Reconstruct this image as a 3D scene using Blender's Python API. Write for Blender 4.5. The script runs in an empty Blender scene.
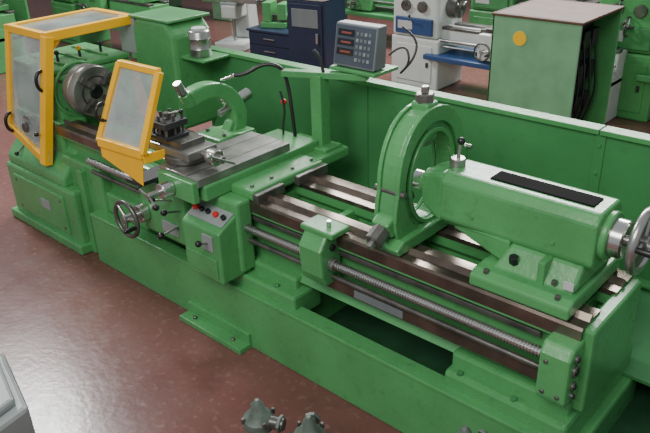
import bpy, bmesh, math, random
from mathutils import Vector, Matrix
random.seed(4)
scene=bpy.context.scene
COL=scene.collection
# ---------------------------------------------------------------- materials
def mat(name,col,rough=0.45,metal=0.0,var=0.12,nscale=6.0,bump=0.0,bscale=60,alpha=1.0,col2=None,spec=0.5,coat=0.0,grime=0.0):
    m=bpy.data.materials.new(name);m.use_nodes=True
    nt=m.node_tree;b=nt.nodes['Principled BSDF']
    b.inputs['Roughness'].default_value=rough;b.inputs['Metallic'].default_value=metal
    b.inputs['Specular IOR Level'].default_value=spec
    b.inputs['Coat Weight'].default_value=coat
    b.inputs['Alpha'].default_value=alpha
    tc=nt.nodes.new('ShaderNodeTexCoord');n=nt.nodes.new('ShaderNodeTexNoise')
    n.inputs['Scale'].default_value=nscale;n.inputs['Detail'].default_value=6
    nt.links.new(tc.outputs['Object'],n.inputs['Vector'])
    r=nt.nodes.new('ShaderNodeValToRGB')
    c2=col2 if col2 else tuple(c*(1-var*2) for c in col)
    r.color_ramp.elements[0].position=0.32;r.color_ramp.elements[1].position=0.62
    r.color_ramp.elements[0].color=(*c2,1);r.color_ramp.elements[1].color=(*col,1)
    nt.links.new(n.outputs['Fac'],r.inputs['Fac'])
    out=r.outputs['Color']
    if grime>0:
        n3=nt.nodes.new('ShaderNodeTexNoise');n3.inputs['Scale'].default_value=19;n3.inputs['Detail'].default_value=9;n3.inputs['Roughness'].default_value=0.7
        nt.links.new(tc.outputs['Object'],n3.inputs['Vector'])
        r3=nt.nodes.new('ShaderNodeValToRGB');r3.color_ramp.elements[0].position=0.55;r3.color_ramp.elements[1].position=0.72
        nt.links.new(n3.outputs['Fac'],r3.inputs['Fac'])
        mu=nt.nodes.new('ShaderNodeMath');mu.operation='MULTIPLY';mu.inputs[1].default_value=grime
        mx=nt.nodes.new('ShaderNodeMixRGB');mx.inputs['Color2'].default_value=(col[0]*0.35,col[1]*0.4,col[2]*0.4,1)
        nt.links.new(r3.outputs['Color'],mu.inputs[0]);nt.links.new(mu.outputs[0],mx.inputs['Fac']);nt.links.new(out,mx.inputs['Color1']);out=mx.outputs['Color']
        mr=nt.nodes.new('ShaderNodeMapRange');mr.inputs['To Min'].default_value=rough*0.7;mr.inputs['To Max'].default_value=rough*1.4
        nt.links.new(n3.outputs['Fac'],mr.inputs['Value']);nt.links.new(mr.outputs['Result'],b.inputs['Roughness'])
    nt.links.new(out,b.inputs['Base Color'])
    if bump>0:
        n2=nt.nodes.new('ShaderNodeTexNoise');n2.inputs['Scale'].default_value=bscale
        bp=nt.nodes.new('ShaderNodeBump');bp.inputs['Strength'].default_value=bump;bp.inputs['Distance'].default_value=0.01
        nt.links.new(tc.outputs['Object'],n2.inputs['Vector']);nt.links.new(n2.outputs['Fac'],bp.inputs['Height'])
        nt.links.new(bp.outputs['Normal'],b.inputs['Normal'])
    return m
GREEN=mat('green_paint',(0.088,0.325,0.110),0.28,var=0.10,nscale=3,bump=0.12,bscale=40,grime=0.45)
GREEN2=mat('green_paint_panel',(0.062,0.255,0.088),0.34,var=0.12,nscale=2,bump=0.16,bscale=9,grime=0.3)
DGREEN=mat('green_trough_shade',(0.020,0.08,0.033),0.5,var=0.25,nscale=4)  # machine green darkened, shadow under the bed put into the trough colour
LGREEN=mat('pale_green_enamel',(0.19,0.38,0.22),0.45,var=0.1)
YEL=mat('yellow_paint',(0.95,0.50,0.010),0.35,var=0.04,grime=0.12)
STEEL=mat('ground_steel',(0.42,0.42,0.40),0.28,0.85,var=0.15,nscale=12)
DSTEEL=mat('worn_steel',(0.18,0.175,0.16),0.36,0.7,var=0.25,nscale=10)
TABLE=mat('slide_steel',(0.30,0.30,0.28),0.33,0.65,var=0.2,nscale=9)
WAY=mat('bedway_steel',(0.20,0.160,0.130),0.22,0.75,var=0.25,nscale=7)
BLACK=mat('black_plastic',(0.012,0.012,0.013),0.35,var=0.1)
RUBBER=mat('black_rubber',(0.010,0.010,0.010),0.9,var=0.1,spec=0.08)
DARK=mat('dark_iron',(0.04,0.042,0.045),0.5,0.3,var=0.2)
GREY=mat('grey_enamel',(0.27,0.30,0.30),0.45,var=0.08)
MGREY=mat('instrument_grey',(0.16,0.18,0.19),0.45,var=0.08)
GREYGREEN=mat('greygreen_casting',(0.13,0.17,0.14),0.5,0.2,var=0.25,nscale=18)
LGREY=mat('light_grey_enamel',(0.50,0.52,0.51),0.45,var=0.06)
WHITE=mat('white_enamel',(0.62,0.64,0.63),0.4,var=0.04)
BLUE=mat('blue_enamel',(0.025,0.07,0.20),0.4,var=0.08)
NAVY=mat('navy_enamel',(0.012,0.022,0.055),0.4,var=0.1)
RED=mat('red_plastic',(0.65,0.02,0.02),0.35,var=0.05)
WOOD=mat('brown_board',(0.13,0.06,0.035),0.6,var=0.2)
GLASS=mat('polycarbonate',(0.58,0.65,0.64),0.10,alpha=0.42,var=0.2,nscale=4)
SCREEN=mat('dark_screen',(0.01,0.012,0.02),0.15,var=0.0)
CHROME=mat('polished_steel',(0.60,0.60,0.58),0.2,0.95,var=0.06)
WALLM=mat('wall_plaster',(0.42,0.42,0.40),0.8,var=0.08,nscale=1)

def floor_mat():
    m=bpy.data.materials.new('painted_concrete_floor');m.use_nodes=True
    nt=m.node_tree;b=nt.nodes['Principled BSDF'];L=nt.links.new
    tc=nt.nodes.new('ShaderNodeTexCoord')
    n=nt.nodes.new('ShaderNodeTexNoise');n.inputs['Scale'].default_value=0.9;n.inputs['Detail'].default_value=8;n.inputs['Roughness'].default_value=0.65
    L(tc.outputs['Object'],n.inputs['Vector'])
    r=nt.nodes.new('ShaderNodeValToRGB');e=r.color_ramp.elements
    e[0].position=0.3;e[0].color=(0.120,0.046,0.041,1);e[1].position=0.7;e[1].color=(0.185,0.080,0.071,1)
    L(n.outputs['Fac'],r.inputs['Fac'])
    n2=nt.nodes.new('ShaderNodeTexNoise');n2.inputs['Scale'].default_value=26;n2.inputs['Detail'].default_value=10
    L(tc.outputs['Object'],n2.inputs['Vector'])
    r2=nt.nodes.new('ShaderNodeValToRGB');r2.color_ramp.elements[0].position=0.56;r2.color_ramp.elements[1].position=0.76
    L(n2.outputs['Fac'],r2.inputs['Fac'])
    mx=nt.nodes.new('ShaderNodeMixRGB');mx.inputs['Color2'].default_value=(0.30,0.20,0.18,1)
    mul=nt.nodes.new('ShaderNodeMath');mul.operation='MULTIPLY';mul.inputs[1].default_value=0.45
    L(r2.outputs['Color'],mul.inputs[0]);L(mul.outputs[0],mx.inputs['Fac']);L(r.outputs['Color'],mx.inputs['Color1'])
    n3=nt.nodes.new('ShaderNodeTexNoise');n3.inputs['Scale'].default_value=3.5;n3.inputs['Detail'].default_value=12;n3.inputs['Roughness'].default_value=0.75
    L(tc.outputs['Object'],n3.inputs['Vector'])
    r3=nt.nodes.new('ShaderNodeValToRGB');r3.color_ramp.elements[0].position=0.55;r3.color_ramp.elements[1].position=0.68
    L(n3.outputs['Fac'],r3.inputs['Fac'])
    mu3=nt.nodes.new('ShaderNodeMath');mu3.operation='MULTIPLY';mu3.inputs[1].default_value=0.4
    mx3=nt.nodes.new('ShaderNodeMixRGB');mx3.inputs['Color2'].default_value=(0.075,0.036,0.034,1)
    L(r3.outputs['Color'],mu3.inputs[0]);L(mu3.outputs[0],mx3.inputs['Fac']);L(mx.outputs['Color'],mx3.inputs['Color1'])
    L(mx3.outputs['Color'],b.inputs['Base Color'])
    mr=nt.nodes.new('ShaderNodeMapRange');mr.inputs['To Min'].default_value=0.12;mr.inputs['To Max'].default_value=0.36
    L(n3.outputs['Fac'],mr.inputs['Value']);L(mr.outputs['Result'],b.inputs['Roughness'])
    bp=nt.nodes.new('ShaderNodeBump');bp.inputs['Strength'].default_value=0.08;bp.inputs['Distance'].default_value=0.01
    L(n2.outputs['Fac'],bp.inputs['Height']);L(bp.outputs['Normal'],b.inputs['Normal'])
    return m
FLOORM=floor_mat()

# ---------------------------------------------------------------- helpers
CUR=[None]
def empty(name,loc=(0,0,0),rot=0):
    e=bpy.data.objects.new(name,None);COL.objects.link(e);e.location=loc;e.rotation_euler=(0,0,rot)
    e.empty_display_size=0.1;CUR[0]=e;return e
def fin(bm,name,m,bevel=0.0,smooth=False,seg=2):
    bmesh.ops.recalc_face_normals(bm,faces=bm.faces)
    me=bpy.data.meshes.new(name);bm.to_mesh(me);bm.free()
    o=bpy.data.objects.new(name,me);COL.objects.link(o)
    me.materials.append(m)
    if bevel>0:
        b=o.modifiers.new('bevel','BEVEL');b.width=bevel;b.segments=seg;b.limit_method='ANGLE';b.angle_limit=math.radians(40)
        b.harden_normals=False
    if smooth:
        for p in me.polygons:p.use_smooth=True
        try: me.set_sharp_from_angle(angle=math.radians(38))
        except Exception: pass
    if CUR[0]: o.parent=CUR[0]
    return o
FQ=[(0,3,2,1),(4,5,6,7),(0,1,5,4),(1,2,6,5),(2,3,7,6),(3,0,4,7)]
def hexa(name,pts,m,bevel=0.006):
    bm=bmesh.new();v=[bm.verts.new(p) for p in pts]
    for f in FQ: bm.faces.new([v[i] for i in f])
    return fin(bm,name,m,bevel)
def box(name,x0,x1,y0,y1,z0,z1,m,bevel=0.006):
    bevel=min(bevel,0.4*min(abs(x1-x0),abs(y1-y0),abs(z1-z0)))
    return hexa(name,[(x0,y0,z0),(x1,y0,z0),(x1,y1,z0),(x0,y1,z0),(x0,y0,z1),(x1,y0,z1),(x1,y1,z1),(x0,y1,z1)],m,bevel)
def prism(name,pts,axis,a0,a1,m,bevel=0.006,smooth=False):
    def P(p,a):
        return (a,p[0],p[1]) if axis==0 else ((p[0],a,p[1]) if axis==1 else (p[0],p[1],a))
    bm=bmesh.new();A=[bm.verts.new(P(p,a0)) for p in pts];B=[bm.verts.new(P(p,a1)) for p in pts]
    n=len(pts);bm.faces.new(A);bm.faces.new(B[::-1])
    for i in range(n): bm.faces.new([A[i],B[i],B[(i+1)%n],A[(i+1)%n]])
    return fin(bm,name,m,bevel,smooth)
def ringprism(name,outer,inner,axis,a0,a1,m,bevel=0.006,closed=True):
    def P(p,a):
        return (a,p[0],p[1]) if axis==0 else ((p[0],a,p[1]) if axis==1 else (p[0],p[1],a))
    bm=bmesh.new();n=len(outer)
    OA=[bm.verts.new(P(p,a0)) for p in outer];OB=[bm.verts.new(P(p,a1)) for p in outer]
    IA=[bm.verts.new(P(p,a0)) for p in inner];IB=[bm.verts.new(P(p,a1)) for p in inner]
    rng=n if closed else n-1
    for i in range(rng):
        j=(i+1)%n
        bm.faces.new([OA[i],OA[j],IA[j],IA[i]]);bm.faces.new([OB[i],IB[i],IB[j],OB[j]])
        bm.faces.new([OA[i],OB[i],OB[j],OA[j]]);bm.faces.new([IA[i],IA[j],IB[j],IB[i]])
    if not closed:
        for i in (0,n-1): bm.faces.new([OA[i],IA[i],IB[i],OB[i]])
    return fin(bm,name,m,bevel)
def revolve(name,p0,p1,prof,m,seg=32,smooth=True,bevel=0):
    p0=Vector(p0);d=(Vector(p1)-p0).normalized()
    a=d.orthogonal().normalized();b=d.cross(a)
    bm=bmesh.new();rings=[]
    for t,r in prof:
        c=p0+d*t
        rings.append([bm.verts.new(c+(a*math.cos(2*math.pi*i/seg)+b*math.sin(2*math.pi*i/seg))*max(r,1e-4)) for i in range(seg)])
    for k in range(len(rings)-1):
        for i in range(seg):
            j=(i+1)%seg;bm.faces.new([rings[k][i],rings[k][j],rings[k+1][j],rings[k+1][i]])
    bm.faces.new(rings[0]);bm.faces.new(rings[-1])
    return fin(bm,name,m,bevel,smooth)
def cyl(name,p0,p1,r,m,r2=None,seg=28):
    L=(Vector(p1)-Vector(p0)).length;r2=r if r2 is None else r2
    ch=min(0.12*r,L*0.2,0.006)
    return revolve(name,p0,p1,[(0,r-ch),(ch,r),(L-ch,r2),(L,r2-ch)],m,seg)
def ball(name,c,r,m):
    pr=[(r-r*math.cos(math.pi*i/12),r*math.sin(math.pi*i/12)) for i in range(13)]
    c=Vector(c);return revolve(name,c-Vector((0,0,r)),c+Vector((0,0,r)),pr,m,20)
def torus(name,c,axis,R,r,m,seg=40,s2=12):
    d=Vector(axis).normalized();a=d.orthogonal().normalized();b=d.cross(a);c=Vector(c)
    bm=bmesh.new();rs=[]
    for i in range(seg):
        t=2*math.pi*i/seg;e=a*math.cos(t)+b*math.sin(t)
        rs.append([bm.verts.new(c+e*(R+r*math.cos(2*math.pi*k/s2))+d*r*math.sin(2*math.pi*k/s2)) for k in range(s2)])
    for i in range(seg):
        for k in range(s2):
            bm.faces.new([rs[i][k],rs[(i+1)%seg][k],rs[(i+1)%seg][(k+1)%s2],rs[i][(k+1)%s2]])
    return fin(bm,name,m,0,True)
def tube(name,pts,r,m,smooth=True):
    cu=bpy.data.curves.new(name,'CURVE');cu.dimensions='3D';cu.bevel_depth=r;cu.bevel_resolution=4;cu.use_fill_caps=True
    if smooth:
        s=cu.splines.new('NURBS');s.points.add(len(pts)-1);s.order_u=3;s.use_endpoint_u=True;s.resolution_u=8
    else:
        s=cu.splines.new('POLY');s.points.add(len(pts)-1)
    for i,p in enumerate(pts): s.points[i].co=(*p,1)
    cu.materials.append(m);o=bpy.data.objects.new(name,cu);COL.objects.link(o)
    if CUR[0]:o.parent=CUR[0]
    return o
def bar(name,p0,p1,w,m,h=None,bevel=0.003):
    p0=Vector(p0);p1=Vector(p1);d=(p1-p0).normalized();h=h or w
    up=Vector((0,0,1)) if abs(d.z)<0.9 else Vector((0,1,0))
    s=d.cross(up).normalized();u=s.cross(d).normalized()
    P=[]
    for q in (p0,p1):
        for a,b in ((-1,-1),(1,-1),(1,1),(-1,1)): P.append(q+s*a*w/2+u*b*h/2)
    return hexa(name,P,m,bevel)
def handwheel(pre,c,axis,R,m_rim,m_hub,spokes=3,r=0.012,handle=True,depth=0.04):
    c=Vector(c);d=Vector(axis).normalized();a=d.orthogonal().normalized();b=d.cross(a)
    torus(pre+'_rim',c,d,R,r,m_rim)
    cyl(pre+'_hub',c-d*depth,c+d*depth*0.6,R*0.24,m_hub)
    for i in range(spokes):
        t=2*math.pi*i/spokes+0.5;e=a*math.cos(t)+b*math.sin(t)
        cyl(pre+'_spoke_%d'%i,c+e*R*0.1,c+e*R,r*0.8,m_hub,seg=12)
    if handle:
        e=a*math.cos(2.2)+b*math.sin(2.2)
        revolve(pre+'_grip',c+e*R,c+e*R+d*0.09,[(0,0.007),(0.02,0.012),(0.06,0.014),(0.085,0.010),(0.09,0.002)],BLACK,16)
def lever(pre,p0,p1,m=None,kr=0.016,r=0.006,kn=None):
    cyl(pre+'_rod',p0,p1,r,m or STEEL,seg=12);ball(pre+'_knob',p1,kr,kn or BLACK)
def bolts(pre,pts,axis,r,h,m=None):
    d=Vector(axis)
    for i,p in enumerate(pts):
        p=Vector(p);cyl(pre+'_%d'%i,p-d*0.005,p+d*h,r,m or DSTEEL,seg=6)

# ---------------------------------------------------------------- room
CUR[0]=None
bm=bmesh.new();vs=[bm.verts.new(p) for p in [(-18,-3,0),(4,-3,0),(4,16,0),(-18,16,0)]];bm.faces.new(vs)
fin(bm,'floor',FLOORM)
box('wall_back',-18.2,4,16,16.2,0,5.5,WALLM,0.01)
box('wall_left',-18.2,-18,-3,16,0,5.5,WALLM,0.01)

# ================================================================ MAIN LATHE
lathe=empty('metal_lathe')
AY,AZ=2.42,1.055
box('base_plinth',-4.0,0.15,2.12,3.24,0.0,0.12,GREEN2,0.01)
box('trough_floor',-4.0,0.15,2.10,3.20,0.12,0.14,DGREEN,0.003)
box('base_front_wall',-4.0,0.15,2.06,2.11,0.0,0.36,GREEN,0.008)
box('base_front_lip',-4.0,0.15,2.055,2.15,0.345,0.365,GREEN,0.004)
box('base_rear_wall',-4.0,0.15,3.15,3.22,0.0,0.5,GREEN2,0.008)
box('base_end_wall',0.10,0.15,2.06,3.22,0.0,0.40,GREEN,0.008)
hexa('trough_slope_rear',[(-3.95,2.72,0.30),(0.15,2.72,0.30),(0.15,3.2,0.50),(-3.95,3.2,0.50),(-3.95,2.72,0.32),(0.15,2.72,0.32),(0.15,3.2,0.53),(-3.95,3.2,0.53)],GREEN2,0.003)
box('foot_plate',-3.0,-2.47,1.97,2.07,0.0,0.035,GREEN,0.005)
box('foot_web',-3.0,-2.47,2.04,2.07,0.03,0.10,GREEN,0.005)
bolts('foot_bolt',[(-2.9,2.01,0.035),(-2.57,2.01,0.035)],(0,0,1),0.012,0.015)
box('gear_end_pedestal',-5.12,-4.17,2.05,3.05,0.0,0.46,GREEN,0.02)
box('gear_end_skirt',-5.16,-4.15,2.02,3.05,0.0,0.07,GREEN,0.01)
box('gear_end_panel',-5.0,-4.3,2.035,2.06,0.11,0.40,GREEN,0.008)
box('gear_end_label',-4.62,-4.50,2.028,2.04,0.24,0.31,GREY,0.002)
bolts('gear_end_screw',[(-4.96,2.037,0.15),(-4.34,2.037,0.15),(-4.96,2.037,0.36),(-4.34,2.037,0.36)],(0,-1,0),0.01,0.006)
box('headstock_pedestal',-4.4,-3.93,2.14,3.0,0.0,0.66,GREEN,0.015)
box('headstock_pedestal_rib',-4.16,-4.10,2.10,2.2,0.0,0.62,GREEN,0.008)
prism('gear_end_cowl',[(2.07,0.45),(2.07,0.52),(2.16,0.62),(2.24,0.72),(2.9,0.72),(2.9,0.45)],0,-5.1,-4.3,GREEN,0.02)
box('headstock_body',-5.12,-4.5,2.24,2.88,0.62,1.165,GREEN,0.03)
box('headstock_gearbox',-5.05,-4.42,2.18,2.4,0.50,0.86,GREEN,0.02)
box('headstock_lid',-5.10,-4.50,2.25,2.87,1.16,1.20,GREEN,0.012)
for i in range(3):
    box('lid_rib_%d'%i,-5.02,-4.56,2.36+i*0.17,2.385+i*0.17,1.195,1.215,GREEN,0.004)
for i in range(3):
    x=-4.64;y=2.38+i*0.17
    cyl('lid_stud_%d'%i,(x,y,1.20),(x,y,1.27),0.010,DARK,seg=10)
    ball('lid_stud_cap_%d'%i,(x,y,1.275),0.018,YEL if i==1 else DARK)
bolts('headstock_face_screw',[(-4.5,2.29,1.12),(-4.5,2.83,1.12),(-4.5,2.29,0.92),(-4.5,2.83,0.92)],(1,0,0),0.012,0.01)
torus('spindle_flange',(-4.495,AY,AZ-0.02),(1,0,0),0.185,0.012,GREEN)
cyl('gear_dial',(-4.78,2.19,0.78),(-4.78,2.13,0.78),0.085,STEEL)
cyl('gear_dial_hub',(-4.78,2.14,0.78),(-4.78,2.10,0.78),0.035,DSTEEL)
lever('gear_lever_a',(-4.55,2.18,0.72),(-4.52,2.06,0.80))
lever('gear_lever_b',(-4.95,2.18,0.62),(-4.93,2.07,0.56))
box('gear_chart_plate',-4.98,-4.70,2.172,2.182,0.54,0.66,LGREY,0.002)
box('warning_plate',-4.66,-4.54,2.225,2.245,0.98,1.10,LGREY,0.002)
cyl('spindle_nose',(-4.5,AY,AZ),(-4.41,AY,AZ),0.09,STEEL)
K=1.0
revolve('chuck_body',(-4.42,AY,AZ),(-4.2,AY,AZ),[(t,r*K) for t,r in [(0,0.13),(0.01,0.17),(0.075,0.175),(0.08,0.168),(0.09,0.168),(0.095,0.175),(0.14,0.175),(0.15,0.168),(0.15,0.105),(0.147,0.1),(0.147,0.05),(0.12,0.045),(0.12,0.001)]],TABLE,48)
torus('chuck_face_groove',(-4.269,AY,AZ),(1,0,0),0.105,0.004,BLACK)
cyl('chuck_bore',(-4.31,AY,AZ),(-4.266,AY,AZ),0.048,BLACK)
for i in range(4):
    t=math.pi/4+i*math.pi/2;ey,ez=math.cos(t),math.sin(t)
    bar('chuck_jaw_%d'%i,(-4.255,AY+ey*0.055,AZ+ez*0.055),(-4.255,AY+ey*0.155,AZ+ez*0.155),0.034,DSTEEL,0.034)
    bar('chuck_jaw_step_%d'%i,(-4.235,AY+ey*0.055,AZ+ez*0.055),(-4.235,AY+ey*0.10,AZ+ez*0.10),0.03,DSTEEL,0.03)
# --- chuck guard
gx0,gx1=-5.0,-4.47
def gp(x,s): return (x,2.25-0.15*s,1.43-0.74*s)
def pane(name,P,m,th=0.006):
    P=[Vector(p) for p in P];n=(P[1]-P[0]).cross(P[-1]-P[0]).normalized()*th
    bm=bmesh.new();A=[bm.verts.new(p) for p in P];B=[bm.verts.new(p+n) for p in P];k=len(P)
    bm.faces.new(A);bm.faces.new(B[::-1])
    for i in range(k): bm.faces.new([A[i],B[i],B[(i+1)%k],A[(i+1)%k]])
    return fin(bm,name,m,0)
pane('guard_front_window',[gp(gx0,0),gp(gx1,0),gp(gx1,1.12),gp(gx0,0.95)],GLASS)
bar('guard_front_top',gp(gx0,0),gp(gx1,0),0.04,YEL,0.05)
bar('guard_front_left',gp(gx0,0),gp(gx0,0.95),0.05,YEL,0.035)
bar('guard_front_right',gp(gx1,0),gp(gx1-0.04,1.15),0.07,YEL,0.06)
bar('guard_front_bottom',gp(gx0,0.93),gp(gx1-0.02,1.13),0.035,YEL,0.06)
pane('guard_top_window',[(gx0,2.25,1.43),(gx1,2.25,1.43),(gx1,2.93,1.44),(gx0,2.93,1.44)],GLASS)
bar('guard_top_right',(gx1,2.23,1.43),(gx1,2.94,1.435),0.05,YEL,0.06)
bar('guard_top_left',(gx0,2.23,1.43),(gx0,2.94,1.435),0.05,YEL,0.04)
bar('guard_top_back',(gx0,2.93,1.435),(gx1,2.93,1.435),0.05,YEL,0.04)
hexa('guard_right_cheek',[(gx1-0.01,2.22,1.29),(gx1+0.005,2.22,1.29),(gx1+0.005,2.36,1.41),(gx1-0.01,2.36,1.41),(gx1-0.01,2.22,1.42),(gx1+0.005,2.22,1.42),(gx1+0.005,2.36,1.43),(gx1-0.01,2.36,1.43)],YEL,0.002)
box('guard_hinge',-4.62,-4.42,2.88,2.96,1.19,1.45,GREY,0.01)
for s,xx in ((0.38,gx1-0.02),(0.86,gx0+0.06)):
    a=Vector(gp(xx,s))
    tube('guard_handle_%d'%int(s*10),[a+Vector((0,-0.02,0.07)),a+Vector((0,-0.07,0.06)),a+Vector((0,-0.07,-0.06)),a+Vector((0,-0.02,-0.07))],0.012,BLACK)
# --- rear guard
prism('rear_guard_housing',[(-4.46,1.38),(-4.40,1.46),(-4.06,1.46),(-3.98,1.38),(-3.98,0.70),(-4.20,0.70),(-4.40,0.86),(-4.46,1.0)],1,2.88,3.22,GREEN,0.03)
prism('rear_guard_housing_lid',[(-4.46,1.455),(-4.00,1.455),(-4.00,1.475),(-4.46,1.475)],1,2.87,3.24,GREEN,0.006)
box('canister_shelf',-3.99,-3.74,2.93,3.20,1.215,1.232,GREEN,0.004)
seg=[-4.05,-2.55,-1.15,0.15]
for i in range(3):
    box('splash_panel_%d'%i,seg[i]+0.002,seg[i+1]-0.002,3.19,3.215,0.45,1.23,GREEN2,0.003)
    box('splash_panel_flange_%d'%i,seg[i]+0.002,seg[i+1]-0.002,3.165,3.25,1.215,1.24,GREEN,0.003)
    if i>0: box('splash_joint_%d'%i,seg[i]-0.025,seg[i]+0.025,3.215,3.25,0.45,1.22,GREEN2,0.003)
box('splash_joint_strip',-1.17,-1.12,3.18,3.20,0.5,1.22,GREEN2,0.004)
bolts('splash_joint_bolt',[(-1.145,3.18,0.6+0.14*i) for i in range(5)],(0,-1,0),0.010,0.008,GREEN2)
box('splash_foot_flange',-4.0,0.1,3.13,3.20,0.52,0.535,GREEN,0.003)
# --- bed
bx0,bx1=-4.45,-0.74
prism('bed_front_rail',[(2.19,0.845),(2.17,0.83),(2.17,0.775),(2.215,0.745),(2.215,0.50),(2.19,0.47),(2.34,0.47),(2.30,0.52),(2.30,0.75),(2.33,0.78),(2.33,0.845)],0,bx0,bx1,GREEN,0.004)
prism('bed_front_way',[(2.165,0.79),(2.165,0.842),(2.175,0.852),(2.225,0.852),(2.245,0.874),(2.265,0.852),(2.33,0.852),(2.33,0.83),(2.18,0.83),(2.18,0.79)],0,bx0,bx1,WAY,0)
prism('bed_rear_rail',[(2.49,0.845),(2.49,0.78),(2.52,0.75),(2.52,0.47),(2.64,0.47),(2.64,0.80),(2.66,0.845)],0,bx0,bx1,GREEN,0.004)
prism('bed_rear_way',[(2.485,0.83),(2.485,0.852),(2.545,0.852),(2.565,0.874),(2.585,0.852),(2.665,0.852),(2.665,0.79),(2.65,0.79),(2.65,0.83)],0,bx0,bx1,WAY,0)
for i in range(9):
    x=-4.2+i*0.42
    prism('bed_cross_rib_%d'%i,[(x-0.05,0.50),(x+0.05,0.50),(x+0.02,0.80),(x-0.02,0.80)],1,2.28,2.54,GREEN,0.004)
box('bed_rack',-3.9,-0.9,2.18,2.20,0.735,0.76,DSTEEL,0.002)
for (nm,xa,xb) in (('left',-4.0,-3.5),('middle',-2.85,-2.2),('right',-1.27,-0.74)):
    box('bed_support_'+nm,xa,xb,2.16,2.70,0.12,0.50,GREEN,0.015)
box('bed_foot_block',-1.27,-0.72,2.10,2.80,0.0,0.44,GREEN,0.02)
box('bed_foot_step',-1.30,-0.68,2.08,2.82,0.0,0.30,GREEN,0.015)
box('bed_foot_middle',-2.85,-2.15,2.09,2.3,0.3,0.44,GREEN,0.015)
box('bed_end_plate',-0.76,-0.70,2.19,2.66,0.46,0.84,GREEN,0.012)
bolts('bed_foot_bolt',[(-1.2,2.12,0.44),(-0.95,2.12,0.44),(-2.75,2.12,0.44),(-2.3,2.12,0.44)],(0,0,1),0.014,0.014,GREEN2)
def screw(name,x0,x1,y,z,r,pitch,m):
    prof=[(0,r)];t=0.0;L=x1-x0
    while t<L-pitch:
        prof+=[(t+pitch*0.08,r),(t+pitch*0.42,r),(t+pitch*0.5,r*0.74),(t+pitch*0.92,r*0.74)];t+=pitch
    prof+=[(L,r)]
    return revolve(name,(x0,y,z),(x1,y,z),prof,m,16,smooth=False)
screw('leadscrew',-4.0,-0.80,2.125,0.715,0.022,0.0135,CHROME)
cyl('feed_rod',(-4.0,2.135,0.64),(-0.80,2.135,0.64),0.013,DSTEEL)
box('feed_rod_rail',-2.1,-0.86,2.15,2.175,0.555,0.615,WAY,0.003)
box('bed_brand_plate',-1.80,-1.52,2.143,2.152,0.565,0.605,MGREY,0.002)
prism('end_bracket',[(2.07,0.56),(2.07,0.76),(2.10,0.80),(2.22,0.80),(2.22,0.54),(2.09,0.54)],0,-0.85,-0.73,GREEN,0.012)
for i,(z,r) in enumerate(((0.745,0.018),(0.69,0.026),(0.62,0.02),(0.575,0.014))):
    cyl('end_bracket_bush_%d'%i,(-0.735,2.13,z),(-0.722,2.13,z),r,DSTEEL);cyl('end_bracket_bore_%d'%i,(-0.73,2.13,z),(-0.718,2.13,z),r*0.6,BLACK)
bolts('end_bracket_bolt',[(-0.82,2.07,0.59),(-0.76,2.07,0.59),(-0.82,2.07,0.73)],(0,-1,0),0.009,0.008)
prism('leadscrew_hanger',[(2.05,0.80),(2.10,0.87),(2.20,0.88),(2.20,0.60),(2.09,0.60),(2.06,0.66)],0,-2.06,-1.92,GREEN,0.012)
box('leadscrew_hanger_cap',-2.08,-1.88,2.09,2.22,0.86,0.89,GREEN,0.008)
cyl('leadscrew_hanger_button',(-1.92,2.13,0.80),(-1.905,2.13,0.80),0.017,BLACK)
cyl('leadscrew_hanger_ring',(-1.92,2.125,0.715),(-1.89,2.125,0.715),0.034,STEEL)
cyl('leadscrew_hanger_stud',(-1.95,2.15,0.89),(-1.95,2.15,0.92),0.012,CHROME)

# --- carriage
box('saddle',-3.42,-2.47,2.16,2.70,0.855,0.915,GREEN,0.015)
box('saddle_wiper_front',-2.48,-2.44,2.16,2.36,0.845,0.90,DSTEEL,0.006)
box('saddle_wiper_rear',-2.48,-2.44,2.46,2.70,0.845,0.90,DSTEEL,0.006)
box('saddle_left_plate',-3.36,-3.0,2.26,2.66,0.91,0.94,TABLE,0.005)
bolts('saddle_bolt',[(-2.52,2.20,0.915),(-2.52,2.34,0.915),(-2.52,2.50,0.915),(-2.52,2.65,0.915)],(0,0,1),0.010,0.012)
box('cross_slide_base',-2.97,-2.635,1.99,2.84,0.87,0.955,GREEN,0.01)
box('cross_slide_table',-2.97,-2.65,1.96,2.62,0.953,1.0,TABLE,0.005)
for i in range(2):
    x=-2.88+i*0.14
    box('cross_slide_tslot_%d'%i,x,x+0.009,1.96,2.62,0.997,1.0008,DSTEEL,0.0)
box('cross_slide_front_cap',-2.95,-2.66,1.93,1.97,0.87,0.985,GREEN,0.006)
cyl('compound_swivel',(-2.93,2.12,1.0),(-2.93,2.12,1.04),0.12,DSTEEL)
box('compound_slide',-3.12,-2.79,2.02,2.22,1.035,1.085,TABLE,0.008)
box('compound_slide_top',-3.16,-2.86,2.04,2.20,1.08,1.12,DSTEEL,0.006)
cyl('compound_screw',(-2.79,2.12,1.06),(-2.63,2.12,1.06),0.020,STEEL)
cyl('compound_dial',(-2.73,2.12,1.06),(-2.67,2.12,1.06),0.045,CHROME)
lever('compound_handle',(-2.63,2.12,1.06),(-2.63,2.03,1.11),kr=0.018,kn=CHROME)
cyl('compound_handle_back',(-2.63,2.12,1.06),(-2.63,2.19,1.02),0.007,STEEL)
TX,TY=-3.01,2.08
box('toolpost_block',TX-0.075,TX+0.075,TY-0.075,TY+0.075,1.12,1.14,DARK,0.003)
box('toolpost_core',TX-0.045,TX+0.045,TY-0.045,TY+0.045,1.14,1.18,DARK,0.003)
box('toolpost_top',TX-0.075,TX+0.075,TY-0.075,TY+0.075,1.18,1.215,DARK,0.004)
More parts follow.
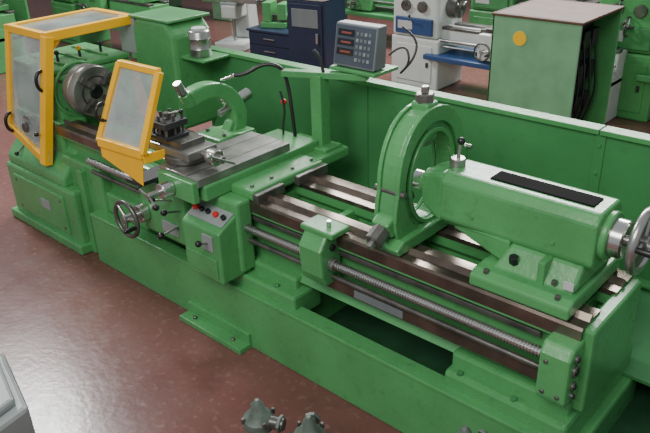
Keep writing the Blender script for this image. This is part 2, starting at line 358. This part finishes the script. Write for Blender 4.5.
for i in range(3):
    for j in range(3):
        if i==1 and j==1: continue
        x=TX-0.055+i*0.055;y=TY-0.055+j*0.055
        cyl('toolpost_bolt_%d%d'%(i,j),(x,y,1.14),(x,y,1.245),0.008,DSTEEL,seg=8)
cyl('toolpost_nut',(TX,TY,1.215),(TX,TY,1.25),0.022,DSTEEL,seg=6)
lever('toolpost_handle',(TX,TY,1.24),(TX+0.10,TY+0.02,1.27),kr=0.013)
# apron
box('apron',-3.36,-2.50,2.07,2.17,0.46,0.87,GREEN,0.015)
box('apron_gear_cover',-3.30,-2.88,2.02,2.08,0.50,0.84,GREEN,0.02)
cb0,cb1=-2.82,-2.52
prism('control_box',[(1.95,0.44),(1.95,0.735),(1.975,0.75),(2.15,0.84),(2.15,0.44)],0,cb0,cb1,GREEN,0.010)
def onpanel(x,s): return Vector((x,1.985+0.155*s,0.757+0.080*s))
def pq(x0,x1,s0,s1,th):
    n=Vector((0,-0.46,0.89));P=[onpanel(x0,s0),onpanel(x1,s0),onpanel(x1,s1),onpanel(x0,s1)]
    return P+[p+n*th for p in P]
hexa('control_panel_plate',pq(cb0+0.012,cb1-0.012,0.0,0.98,0.006),GREY,0.002)
hexa('control_panel_strip',pq(cb0+0.012,cb1-0.012,0.62,0.98,0.009),LGREY,0.001)
nn=Vector((0,-0.46,0.89))
for i,(x,s,m,r) in enumerate(((0.04,0.3,RED,0.017),(0.09,0.3,BLACK,0.013),(0.14,0.3,BLACK,0.014),(0.20,0.3,RED,0.015),(0.26,0.3,BLACK,0.014),(0.04,0.8,BLACK,0.010),(0.11,0.8,BLACK,0.010),(0.18,0.8,RED,0.010),(0.25,0.8,BLACK,0.012))):
    a=onpanel(cb0+x,s);cyl('panel_button_%d'%i,a,a+nn*0.026,r,m,seg=20)
box('joystick_plate',cb0+0.17,cb0+0.25,1.942,1.952,0.62,0.71,GREY,0.002)
lever('joystick',(cb0+0.21,1.95,0.66),(cb0+0.22,1.88,0.69),kr=0.017)
box('control_box_lower_cover',cb0+0.03,cb1-0.03,1.942,1.952,0.47,0.58,GREEN,0.004)
lever('feed_lever_a',(-2.95,2.03,0.62),(-2.97,1.91,0.60),kr=0.02)
lever('feed_lever_b',(-2.92,2.03,0.72),(-2.91,1.91,0.76),kr=0.018)
lever('halfnut_lever',(-2.98,2.04,0.76),(-3.02,1.92,0.80),kr=0.018)
cyl('apron_shaft',(-3.26,2.03,0.62),(-3.26,1.90,0.62),0.022,STEEL)
cyl('apron_dial',(-3.26,2.02,0.62),(-3.26,1.965,0.62),0.055,CHROME)
handwheel('apron_handwheel',(-3.26,1.89,0.62),(0,-1,0),0.105,DSTEEL,STEEL,3,0.013)
cyl('cross_screw',(-2.84,1.94,0.92),(-2.84,1.78,0.92),0.016,STEEL)
cyl('cross_dial',(-2.84,1.93,0.92),(-2.84,1.86,0.92),0.042,CHROME)
lever('cross_handle',(-2.84,1.79,0.92),(-2.76,1.77,0.89),kr=0.018)
lever('cross_handle_b',(-2.84,1.79,0.92),(-2.91,1.78,0.95),kr=0.012)
box('apron_nameplate',-3.10,-2.96,2.012,2.022,0.55,0.62,GREY,0.002)
# carriage chip shield
sx0,sx1=-3.42,-2.99
T0=Vector((sx0+0.09,2.05,1.47));T1=Vector((sx1+0.01,2.05,1.475));B0=Vector((sx0,1.90,1.05));B1=Vector((sx1-0.02,1.90,1.07))
pane('shield_window',[T0,T1,B1,B0],GLASS)
bar('shield_top',T0,T1,0.03,YEL,0.035);bar('shield_left',T0,B0,0.035,YEL,0.03);bar('shield_right',T1,B1,0.04,YEL,0.03);bar('shield_bottom',B0,B1,0.03,YEL,0.05)
pane('shield_skirt',[B0,B1,B1+Vector((-0.04,0.0,-0.19)),B0+Vector((0,0.0,-0.09))],YEL,0.004)
bar('shield_return',B1+Vector((0,0,-0.03)),(sx1+0.03,2.22,1.05),0.012,YEL,0.05)
H0=T0*0.4+B0*0.6
tube('shield_handle',[H0+Vector((0,-0.02,0.05)),H0+Vector((0,-0.07,0.04)),H0+Vector((0,-0.07,-0.04)),H0+Vector((0,-0.02,-0.05))],0.010,BLACK)
box('shield_bracket',-3.22,-3.08,1.90,2.16,0.86,0.885,DARK,0.004)
bar('shield_bracket_upright',(-3.15,1.91,0.86),(-3.15,1.91,1.0),0.03,DARK,0.01)
# rear bracket + readout post
box('rear_bracket',-2.92,-2.52,2.68,2.98,0.84,0.90,GREEN,0.012)
box('readout_post_foot',-2.72,-2.55,2.80,2.95,0.88,0.92,GREEN,0.008)
box('readout_post',-2.69,-2.61,2.84,2.92,0.90,1.33,GREEN,0.006)
bar('readout_arm',(-2.86,2.80,1.325),(-2.38,2.98,1.335),0.06,GREEN,0.035)
tube('coolant_hose',[(-2.78,2.80,0.90),(-2.80,2.80,1.1),(-2.84,2.82,1.25),(-2.86,2.80,1.36),(-2.95,2.74,1.38),(-3.03,2.64,1.31),(-3.08,2.60,1.32)],0.011,BLACK)
tube('coolant_pipe',[(-2.86,2.78,0.90),(-2.87,2.78,1.0),(-2.84,2.79,1.12),(-2.87,2.78,1.22)],0.007,DARK)
ball('coolant_valve',(-2.865,2.8,1.15),0.018,RED)
cyl('coolant_nozzle',(-3.06,2.61,1.315),(-3.13,2.56,1.29),0.014,CHROME,0.006)
tube('lamp_arm',[(-2.62,2.88,1.34),(-2.62,2.88,1.42),(-2.66,2.85,1.47)],0.010,DARK)

# --- tailstock
TZ=1.12
tb0,tb1=-1.22,-0.80
prism('tailstock_base',[(2.17,0.855),(2.17,0.905),(2.21,0.925),(2.62,0.925),(2.66,0.905),(2.66,0.855)],0,tb0,tb1,GREEN,0.01)
hexa('tailstock_pedestal',[(tb0+0.06,2.24,0.92),(tb1-0.02,2.24,0.92),(tb1-0.02,2.60,0.92),(tb0+0.06,2.60,0.92),(tb0+0.10,2.31,1.02),(tb1-0.02,2.31,1.02),(tb1-0.02,2.53,1.02),(tb0+0.10,2.53,1.02)],GREEN,0.015)
y0,y1=AY-0.115,AY+0.115
prism('tailstock_body',[(y0+0.035,0.99),(y0,1.03),(y0,1.20),(y0+0.03,1.235),(y1-0.03,1.235),(y1,1.20),(y1,1.03),(y1-0.035,0.99)],0,-1.46,-0.79,GREEN,0.012)
hexa('tailstock_nose_taper',[(-1.58,y0+0.04,1.05),(-1.45,y0,1.00),(-1.45,y1,1.00),(-1.58,y1-0.04,1.05),(-1.58,y0+0.04,1.195),(-1.45,y0+0.01,1.232),(-1.45,y1-0.01,1.232),(-1.58,y1-0.04,1.195)],GREEN,0.018)
hexa('tailstock_nose_gusset',[(-1.40,y0+0.03,0.99),(-1.12,y0-0.01,0.92),(-1.12,y1+0.01,0.92),(-1.40,y1-0.03,0.99),(-1.40,y0+0.02,1.02),(-1.12,y0-0.01,1.03),(-1.12,y1+0.01,1.03),(-1.40,y1-0.02,1.02)],GREEN,0.008)
cyl('tailstock_nose_ring',(-1.60,AY,TZ),(-1.57,AY,TZ),0.066,GREEN)
cyl('tailstock_quill',(-1.66,AY,TZ),(-1.58,AY,TZ),0.042,CHROME)
cyl('tailstock_quill_bore',(-1.664,AY,TZ),(-1.655,AY,TZ),0.022,BLACK)
box('tailstock_top_plate',-1.27,-0.84,AY-0.045,AY+0.045,1.233,1.241,RUBBER,0.002)
cyl('quill_clamp_base',(-1.45,AY,1.22),(-1.45,AY,1.268),0.034,STEEL)
lever('quill_clamp',(-1.45,AY,1.255),(-1.445,AY+0.01,1.34),kr=0.017,r=0.008)
cyl('tailstock_flange',(-0.80,AY,TZ),(-0.765,AY,TZ),0.098,GREEN)
cyl('tailstock_dial',(-0.77,AY,TZ),(-0.715,AY,TZ),0.076,CHROME)
cyl('tailstock_screw',(-0.72,AY,TZ),(-0.63,AY,TZ),0.022,STEEL)
handwheel('tailstock_handwheel',(-0.665,AY,TZ+0.015),(1,0,0),0.114,STEEL,STEEL,3,0.018)
cyl('tailstock_handwheel_web',(-0.675,AY,TZ+0.015),(-0.66,AY,TZ+0.015),0.103,DSTEEL,seg=40)
bolts('tailstock_clamp_nut',[(-1.08,2.27,0.965)],(0,-0.3,0.95),0.020,0.03,BLACK)
bolts('tailstock_bolt',[(-0.90,2.25,0.945),(-0.86,2.20,0.92),(-1.16,2.20,0.92)],(0,0,1),0.012,0.014)
box('tailstock_scale',-0.86,-0.82,2.235,2.24,0.945,0.98,LGREY,0.001)
box('tailstock_front_rib',-0.97,-0.94,2.24,2.33,0.92,1.02,GREEN,0.005)
bolts('tailstock_front_screw',[(-1.30,y0,1.08),(-0.95,y0,1.08)],(0,-1,0),0.009,0.006,GREEN)

# ================================================================ steady rest
sr=empty('steady_rest')
cy,cz=2.455,1.13
def outline(k=1.0,flat=0.875):
    pts=[];N=40
    for i in range(N):
        t=2*math.pi*i/N;c,s=math.cos(t),math.sin(t);p=2.6
        if s>0: p=2.2
        rr=(abs(c/0.258)**p+abs(s/0.325)**p)**(-1/p)
        oy=cy+rr*c*k;oz=cz+rr*s*k
        if s<0: oy=cy+(oy-cy)*(1+0.16*min(1,-s*1.5))
        pts.append((oy,max(oz,flat)))
    return pts
inn=[(cy+0.160*math.cos(2*math.pi*i/40),cz+0.005+0.205*math.sin(2*math.pi*i/40)) for i in range(40)]
ringprism('frame',outline(0.97),inn,0,-1.69,-1.61,GREEN,0.008)
for nm,a,b in (('a',-1.71,-1.69),('b',-1.61,-1.59)):
    ringprism('frame_flange_'+nm,outline(1.0,0.87),[(cy+(y-cy)*1.3,max(0.9,cz+(z-cz)*1.22)) for y,z in inn],0,a,b,GREEN,0.004)
    ringprism('frame_inner_flange_'+nm,[(cy+(y-cy)*1.12,cz+(z-cz)*1.09) for y,z in inn],inn,0,a,b,GREEN,0.003)
prism('foot',[(2.17,0.856),(2.15,0.89),(2.2,0.92),(2.66,0.92),(2.72,0.89),(2.70,0.856)],0,-1.74,-1.56,GREEN,0.008)
def jaw(pre,ang,r_in,r_out):
    e=Vector((0,math.cos(ang),math.sin(ang)));c=Vector((-1.65,cy,cz))
    bar(pre+'_housing',c+e*0.17,c+e*0.34,0.09,GREEN,0.085,0.01)
    bar(pre+'_slide',c+e*r_in,c+e*0.22,0.05,STEEL,0.05,0.004)
    cyl(pre+'_cap',c+e*0.33,c+e*(r_out),0.042,DSTEEL,seg=8)
    cyl(pre+'_screw',c+e*r_out,c+e*(r_out+0.03),0.018,STEEL,seg=6)
jaw('jaw_top',math.pi/2,0.14,0.375)
jaw('jaw_front',math.radians(209),0.11,0.41)
jaw('jaw_rear',math.radians(-29),0.11,0.37)
box('clamp_lug',-1.71,-1.59,2.70,2.75,1.13,1.20,GREEN,0.01)
cyl('clamp_pin',(-1.73,2.735,1.19),(-1.57,2.735,1.19),0.012,STEEL)
cyl('hinge_pin',(-1.73,2.215,1.13),(-1.57,2.215,1.13),0.014,DSTEEL)
# follow rest (C-shaped)
fr=empty('follow_rest')
fy,fz=2.44,1.05
o1=[];i1=[]
for i in range(15):
    t=math.radians(-42+i*(158/14.0))
    o1.append((fy+0.28*math.cos(t),fz+0.25*math.sin(t)));i1.append((fy+0.185*math.cos(t),fz+0.16*math.sin(t)))
ringprism('c_frame',o1,i1,0,-3.19,-3.10,GREEN,0.012,closed=False)
prism('c_base',[(2.44,0.94),(2.44,0.975),(2.55,0.985),(2.62,0.975),(2.72,0.975),(2.72,0.94)],0,-3.25,-3.04,GREEN,0.01)
prism('c_web',[(2.54,0.94),(2.68,0.94),(2.70,1.05),(2.60,1.03)],0,-3.18,-3.11,GREEN,0.01)
box('c_support',-3.20,-3.05,2.66,2.74,0.80,0.95,GREEN,0.01)
cyl('top_screw',(-3.145,2.30,1.27),(-3.145,2.265,1.34),0.026,STEEL)
cyl('top_screw_tip',(-3.145,2.345,1.20),(-3.145,2.305,1.27),0.036,GREEN)
cyl('rear_screw',(-3.145,2.67,1.13),(-3.145,2.78,1.16),0.036,CHROME)
cyl('rear_jaw',(-3.145,2.63,1.11),(-3.145,2.54,1.09),0.022,STEEL)
bolts('base_bolt',[(-3.07,2.50,0.975),(-3.22,2.50,0.975)],(0,0,1),0.012,0.02)

# ================================================================ digital readout
dr=empty('digital_readout')
DX=-0.05
box('tray',-2.56+DX,-2.24+DX,2.92,3.14,1.355,1.375,GREEN,0.005)
zb,zt=1.38,1.61
def fp(x,z,off):
    s=(z-zb)/(zt-zb);return Vector((x+DX,2.94+0.04*s-off,z))
hexa('case',[(-2.55+DX,2.94,zb),(-2.26+DX,2.94,zb),(-2.26+DX,3.05,zb),(-2.55+DX,3.05,zb),(-2.55+DX,2.98,zt),(-2.26+DX,2.98,zt),(-2.26+DX,3.06,zt),(-2.55+DX,3.06,zt)],MGREY,0.008)
def fplate(name,xa,xb,za,zb_,m,th=0.004):
    hexa(name,[fp(xa,za,th),fp(xb,za,th),fp(xb,za,-0.002),fp(xa,za,-0.002),fp(xa,zb_,th),fp(xb,zb_,th),fp(xb,zb_,-0.002),fp(xa,zb_,-0.002)],m,0.001)
FACE=mat('readout_face',(0.065,0.082,0.11),0.4,var=0.05)
fplate('faceplate',-2.54,-2.27,1.395,1.60,FACE)
LED=mat('led_digits',(0.30,0.07,0.05),0.4,var=0)
for k in range(3):
    fplate('display_window_%d'%k,-2.525,-2.41,1.545-k*0.05,1.58-k*0.05,SCREEN,0.007)
    fplate('display_digits_%d'%k,-2.50,-2.43,1.558-k*0.05,1.567-k*0.05,LED,0.008)
for i in range(4):
    for j in range(5):
        fplate('key_%d%d'%(i,j),-2.395+i*0.028,-2.378+i*0.028,1.42+j*0.034,1.437+j*0.034,MGREY if (i+j)%3 else GREY,0.008)
tube('cable',[(-2.30,3.06,1.45),(-2.24,3.12,1.52),(-2.18,3.1,1.42),(-2.20,3.0,1.36),(-2.12,3.05,1.46),(-2.14,3.10,1.56),(-2.24,3.10,1.60)],0.006,BLACK)
CUR[0]=None
can=empty('metal_canister')
revolve('can_body',(-3.87,3.02,1.232),(-3.87,3.02,1.5),[(0,0.07),(0.008,0.075),(0.05,0.075),(0.055,0.078),(0.06,0.075),(0.12,0.075),(0.125,0.078),(0.13,0.075),(0.165,0.075),(0.175,0.068),(0.178,0.06)],STEEL,32)
cyl('can_cap',(-3.87,3.02,1.405),(-3.87,3.02,1.425),0.05,LGREY)

# ================================================================ background machines
def bg_lathe(name,x,y,rot,L,c1,c2,H=1.0,dark=None,splash=False,guard=False):
    dark=dark or DSTEEL
    e=empty(name,(x,y,0),rot)
    h=H
    box('pedestal_left',0,0.65,0,0.55,0,0.62*h,c1,0.02)
    box('pedestal_door',0.08,0.57,-0.012,0.01,0.08*h,0.54*h,c1,0.008)
    box('door_latch',0.50,0.53,-0.025,-0.01,0.28*h,0.34*h,DARK,0.003)
    box('pedestal_right',L-0.45,L,0.03,0.52,0,0.58*h,c1,0.02)
    box('chip_tray',0.5,L,-0.08,0.62,0.40*h,0.46*h,c2,0.01)
    box('bed_casting',0.6,L,0.12,0.45,0.56*h,0.74*h,c1,0.01)
    box('way_front',0.6,L,0.11,0.20,0.74*h,0.77*h,dark,0.004)
    box('way_rear',0.6,L,0.37,0.46,0.74*h,0.77*h,dark,0.004)
    box('headstock',0,0.62,0.02,0.54,0.62*h,1.14*h,c1,0.035)
    box('headstock_cover',-0.02,0.63,0.0,0.56,1.12*h,1.18*h,c2,0.02)
    box('gearbox_panel',0.06,0.56,-0.01,0.03,0.66*h,0.86*h,c2,0.01)
    box('gearbox_chart',0.10,0.30,-0.016,-0.008,0.72*h,0.82*h,LGREY,0.002)
    cyl('speed_dial',(0.2,0.02,1.0*h),(0.2,-0.02,1.0*h),0.06,dark)
    cyl('feed_dial',(0.42,0.02,1.0*h),(0.42,-0.02,1.0*h),0.06,dark)
    lever('gear_lever',(0.3,-0.01,0.8*h),(0.32,-0.10,0.9*h))
    lever('speed_lever',(0.2,-0.02,1.0*h),(0.26,-0.08,1.10*h))
    cyl('chuck',(0.62,0.28,0.98*h),(0.74,0.28,0.98*h),0.12,dark)
    for i in range(3):
        t=i*2.094+0.5;bar('chuck_jaw_%d'%i,(0.75,0.28+0.03*math.cos(t),0.98*h+0.03*math.sin(t)),(0.75,0.28+0.1*math.cos(t),0.98*h+0.1*math.sin(t)),0.03,STEEL)
    cyl('leadscrew',(0.6,0.06,0.62*h),(L,0.06,0.62*h),0.016,STEEL)
    cyl('feed_rod',(0.6,0.06,0.55*h),(L,0.06,0.55*h),0.011,STEEL)
    cx=L*0.52
    box('saddle',cx-0.22,cx+0.22,0.06,0.52,0.77*h,0.82*h,dark,0.008)
    box('apron',cx-0.2,cx+0.2,-0.02,0.1,0.48*h,0.78*h,c1,0.015)
    box('cross_slide',cx-0.08,cx+0.08,-0.08,0.5,0.82*h,0.87*h,dark,0.006)
    box('toolpost',cx-0.05,cx+0.05,0.12,0.22,0.87*h,0.98*h,DARK,0.005)
    handwheel('apron_wheel',(cx-0.1,-0.09,0.60*h),(0,-1,0),0.09,dark,STEEL,3,0.01)
    box('tailstock_base',L-0.42,L-0.12,0.10,0.46,0.77*h,0.84*h,c1,0.01)
    box('tailstock_body',L-0.5,L-0.1,0.19,0.38,0.84*h,1.05*h,c1,0.03)
    cyl('tailstock_quill',(L-0.6,0.285,0.98*h),(L-0.5,0.285,0.98*h),0.03,CHROME)
    handwheel('tailstock_wheel',(L-0.02,0.285,0.98*h),(1,0,0),0.09,dark,STEEL,3,0.01)
    if splash:
        box('splash_guard',0.5,L+0.05,0.60,0.63,0.45*h,1.25*h,c1,0.006)
    if guard:
        box('chuck_guard_top',0.62,0.95,0.05,0.45,1.16*h,1.18*h,YEL,0.004)
        box('chuck_guard_front',0.62,0.95,0.03,0.05,0.95*h,1.18*h,YEL,0.004)
    CUR[0]=None
    return e
def bg_mill(name,x,y,rot,c1,c2,s=1.0):
    e=empty(name,(x,y,0),rot)
    box('base',-0.3*s,0.3*s,-0.5*s,0.35*s,0,0.14*s,c1,0.02)
    hexa('column',[(-0.2*s,-0.05*s,0.14*s),(0.2*s,-0.05*s,0.14*s),(0.2*s,0.32*s,0.14*s),(-0.2*s,0.32*s,0.14*s),(-0.15*s,0.0,1.45*s),(0.15*s,0.0,1.45*s),(0.15*s,0.28*s,1.45*s),(-0.15*s,0.28*s,1.45*s)],c1,0.03)
    box('knee',-0.15*s,0.15*s,-0.42*s,0.0,0.55*s,0.78*s,c1,0.02)
    box('table',-0.55*s,0.55*s,-0.38*s,-0.14*s,0.82*s,0.90*s,STEEL,0.006)
    box('saddle',-0.17*s,0.17*s,-0.4*s,-0.1*s,0.76*s,0.83*s,c2,0.01)
    box('ram',-0.11*s,0.11*s,-0.40*s,0.35*s,1.45*s,1.62*s,c1,0.02)
    cyl('head',(0,-0.36*s,1.2*s),(0,-0.36*s,1.85*s),0.11*s,c2)
    cyl('quill',(0,-0.36*s,1.05*s),(0,-0.36*s,1.2*s),0.045*s,STEEL)
    cyl('knee_screw',(0,-0.25*s,0.12*s),(0,-0.25*s,0.56*s),0.03*s,STEEL)
    handwheel('table_wheel',(0.6*s,-0.26*s,0.86*s),(1,0,0),0.08*s,DSTEEL,STEEL,3,0.01)
    CUR[0]=None
bg_lathe('engine_lathe',-10.6,5.5,0,2.4,GREEN,GREEN2,guard=True)
bg_lathe('engine_lathe',-12.0,3.9,0,2.6,GREEN,GREY,splash=True)
bg_lathe('engine_lathe',-5.0,6.7,0,2.6,WHITE,BLUE,0.92)
bg_lathe('engine_lathe',-2.75,7.0,0,2.2,GREEN,GREEN2,1.05)
bg_lathe('engine_lathe',-8.0,8.15,0,2.6,GREEN,GREEN2,0.95,guard=True)
bg_lathe('engine_lathe',-5.0,8.4,0,2.6,GREEN,GREEN2,0.95,guard=True)
bg_lathe('engine_lathe',-12.0,8.0,0,2.6,LGREEN,GREY)
bg_lathe('engine_lathe',-9.5,10.5,0,2.6,GREEN,GREY)
bg_lathe('engine_lathe',-5.5,11.0,0,2.6,GREEN,GREEN2)
bg_mill('milling_machine',-7.95,7.0,0.3,LGREY,GREY,0.8)
t=empty('tool_cabinet',(-7.2,6.45,0),0.1)
box('carcass',0,0.78,0,0.6,0.04,0.40,NAVY,0.012)
box('plinth',0.03,0.75,0.03,0.57,0,0.05,DARK,0.004)
box('top',-0.02,0.80,-0.02,0.62,0.40,0.43,NAVY,0.006)
for i in range(2):
    box('drawer_%d'%i,0.03,0.75,-0.012,0.005,0.07+i*0.165,0.22+i*0.165,NAVY,0.004)
    box('drawer_pull_%d'%i,0.28,0.47,-0.03,-0.01,0.15+i*0.165,0.162+i*0.165,STEEL,0.003)
t=empty('bench_vise',(-6.95,6.75,0.43),0.4)
S=1.5
box('base',-0.12*S,0.12*S,-0.09*S,0.09*S,0,0.05*S,GREEN,0.01)
box('fixed_jaw',-0.10*S,-0.02*S,-0.08*S,0.08*S,0.05*S,0.22*S,GREEN,0.01)
box('moving_jaw',0.04*S,0.12*S,-0.08*S,0.08*S,0.07*S,0.21*S,GREEN,0.01)
box('slide',-0.1*S,0.2*S,-0.04*S,0.04*S,0.05*S,0.11*S,DSTEEL,0.005)
cyl('screw',(0.15,0,0.15),(0.42,0,0.15),0.022,STEEL);cyl('tommy_bar',(0.40,-0.12,0.15),(0.40,0.12,0.15),0.01,STEEL)
t=empty('machine_control_cabinet',(-6.35,6.35,0),0.15)
box('carcass',0,0.55,0,0.5,0.05,0.90,NAVY,0.015)
box('plinth',0.03,0.52,0.03,0.47,0,0.06,DARK,0.004)
box('door',0.03,0.52,-0.015,0.005,0.10,0.86,NAVY,0.006)
box('door_panel',0.08,0.47,-0.022,-0.012,0.58,0.80,MGREY,0.004)
box('handle',0.44,0.47,-0.04,-0.01,0.4,0.52,STEEL,0.004)
box('top_cover',-0.02,0.57,-0.02,0.52,0.90,1.04,WHITE,0.03)
t=empty('electrical_cabinet')
cx0,cx1,cy0,cy1,cz1=-2.76,-2.05,5.0,5.75,1.32
box('front_panel',cx0,cx1,cy0,cy0+0.02,0.05,cz1,LGREEN,0.006)
box('back_panel',cx0,cx1,cy1-0.02,cy1,0.05,cz1,GREEN,0.006)
box('left_panel',cx0,cx0+0.02,cy0,cy1,0.05,cz1,GREEN,0.006)
box('top_panel',cx0-0.01,cx1+0.01,cy0-0.01,cy1+0.01,cz1-0.02,cz1,WOOD,0.006)
box('bottom_panel',cx0,cx1,cy0,cy1,0.03,0.07,GREEN,0.004)
box('mounting_plate',cx1-0.22,cx1-0.2,cy0+0.03,cy1-0.03,0.1,cz1-0.05,DARK,0.003)
for i in range(4):
    for j in range(4):
        box('relay_%d%d'%(i,j),cx1-0.2,cx1-0.13,cy0+0.08+i*0.16,cy0+0.19+i*0.16,0.25+j*0.26,0.38+j*0.26,BLACK if (i+j)%2 else DARK,0.004)
for i in range(5):
    tube('wire_%d'%i,[(cx1-0.14,cy0+0.1+i*0.12,0.4),(cx1-0.07,cy0+0.14+i*0.12,0.6),(cx1-0.10,cy0+0.2+i*0.1,0.9),(cx1-0.14,cy0+0.16+i*0.12,1.1)],0.008,BLACK)
cyl('sticker',(-2.52,cy0+0.001,1.15),(-2.52,cy0-0.004,1.15),0.055,YEL,seg=32)
box('plinth',cx0+0.03,cx1-0.03,cy0+0.03,cy1-0.03,0,0.04,DARK,0.004)

# ================================================================ foreground
t=empty('machine_cover')
prism('shell',[(-2.86,0.93),(-2.42,0.82),(-2.36,0.50),(-2.95,0.45)],2,0.0,0.46,GREY,0.02)
prism('cap',[(-2.80,0.88),(-2.46,0.79),(-2.41,0.54),(-2.88,0.50)],2,0.455,0.50,GREY,0.015)
def valve(name,x,y,ztop,rot):
    e=empty(name,(x,y,0),rot)
    cyl('flange',(0,0,0),(0,0,0.03),0.10,DARK)
    cyl('column',(0,0,0.03),(0,0,ztop-0.14),0.035,GREYGREEN)
    revolve('body',(0,0,ztop-0.16),(0,0,ztop),[(0,0.04),(0.02,0.062),(0.06,0.062),(0.08,0.045),(0.10,0.03),(0.13,0.022),(0.15,0.008)],GREYGREEN,24)
    cyl('side_port',(0.05,0,ztop-0.11),(0.11,0,ztop-0.11),0.026,DSTEEL)
    cyl('side_nut',(0.085,0,ztop-0.11),(0.10,0,ztop-0.11),0.036,GREYGREEN,seg=6)
    bolts('bolt',[(0.045,0.045,ztop-0.10),(-0.045,0.045,ztop-0.10),(0.045,-0.045,ztop-0.10),(-0.045,-0.045,ztop-0.10)],(0,0,1),0.008,0.02)
    CUR[0]=None
valve('coolant_pump',-1.67,1.39,0.54,0.4)
valve('coolant_pump',-1.45,1.45,0.54,2.2)
valve('coolant_pump',-0.98,1.80,0.52,1.2)
CUR[0]=None

# ================================================================ light
w=bpy.data.worlds.new('world');scene.world=w;w.use_nodes=True
w.node_tree.nodes['Background'].inputs[0].default_value=(0.86,0.90,0.94,1)
w.node_tree.nodes['Background'].inputs[1].default_value=0.50
def area(name,loc,target,sx,sy,power,col=(1,1,1)):
    l=bpy.data.lights.new(name,'AREA');l.shape='RECTANGLE';l.size=sx;l.size_y=sy;l.energy=power;l.color=col
    o=bpy.data.objects.new(name,l);COL.objects.link(o);o.location=loc
    o.rotation_euler=(Vector(target)-Vector(loc)).to_track_quat('-Z','Y').to_euler();return o
area('skylight_rear',(-5,9,5.2),(-3,3,0.5),6,2.2,1100,(1,1,0.98))
area('skylight_left',(-9.0,3.0,5.4),(-3.4,1.2,0.0),1.0,0.7,400,(1,1,0.98))
area('area_front',(-1,-1.5,4.5),(-2.5,2.5,0.6),3,2,210,(1,0.98,0.93))  # warm area light above and behind the camera, aimed at the lathe
# ================================================================ camera
cd=bpy.data.cameras.new('camera');cam=bpy.data.objects.new('camera',cd);COL.objects.link(cam)
cd.sensor_width=36;cd.lens=36*708/650;cd.clip_start=0.05
v1=Vector((-875,326,-708)).normalized();v2=Vector((715,380,-708))
X=-v1;Y=(v2-X*v2.dot(X)).normalized();Z=X.cross(Y)
M=Matrix((X,Y,Z))
cam.matrix_world=Matrix.Translation((0,0,2.4))@M.to_4x4()
scene.camera=cam
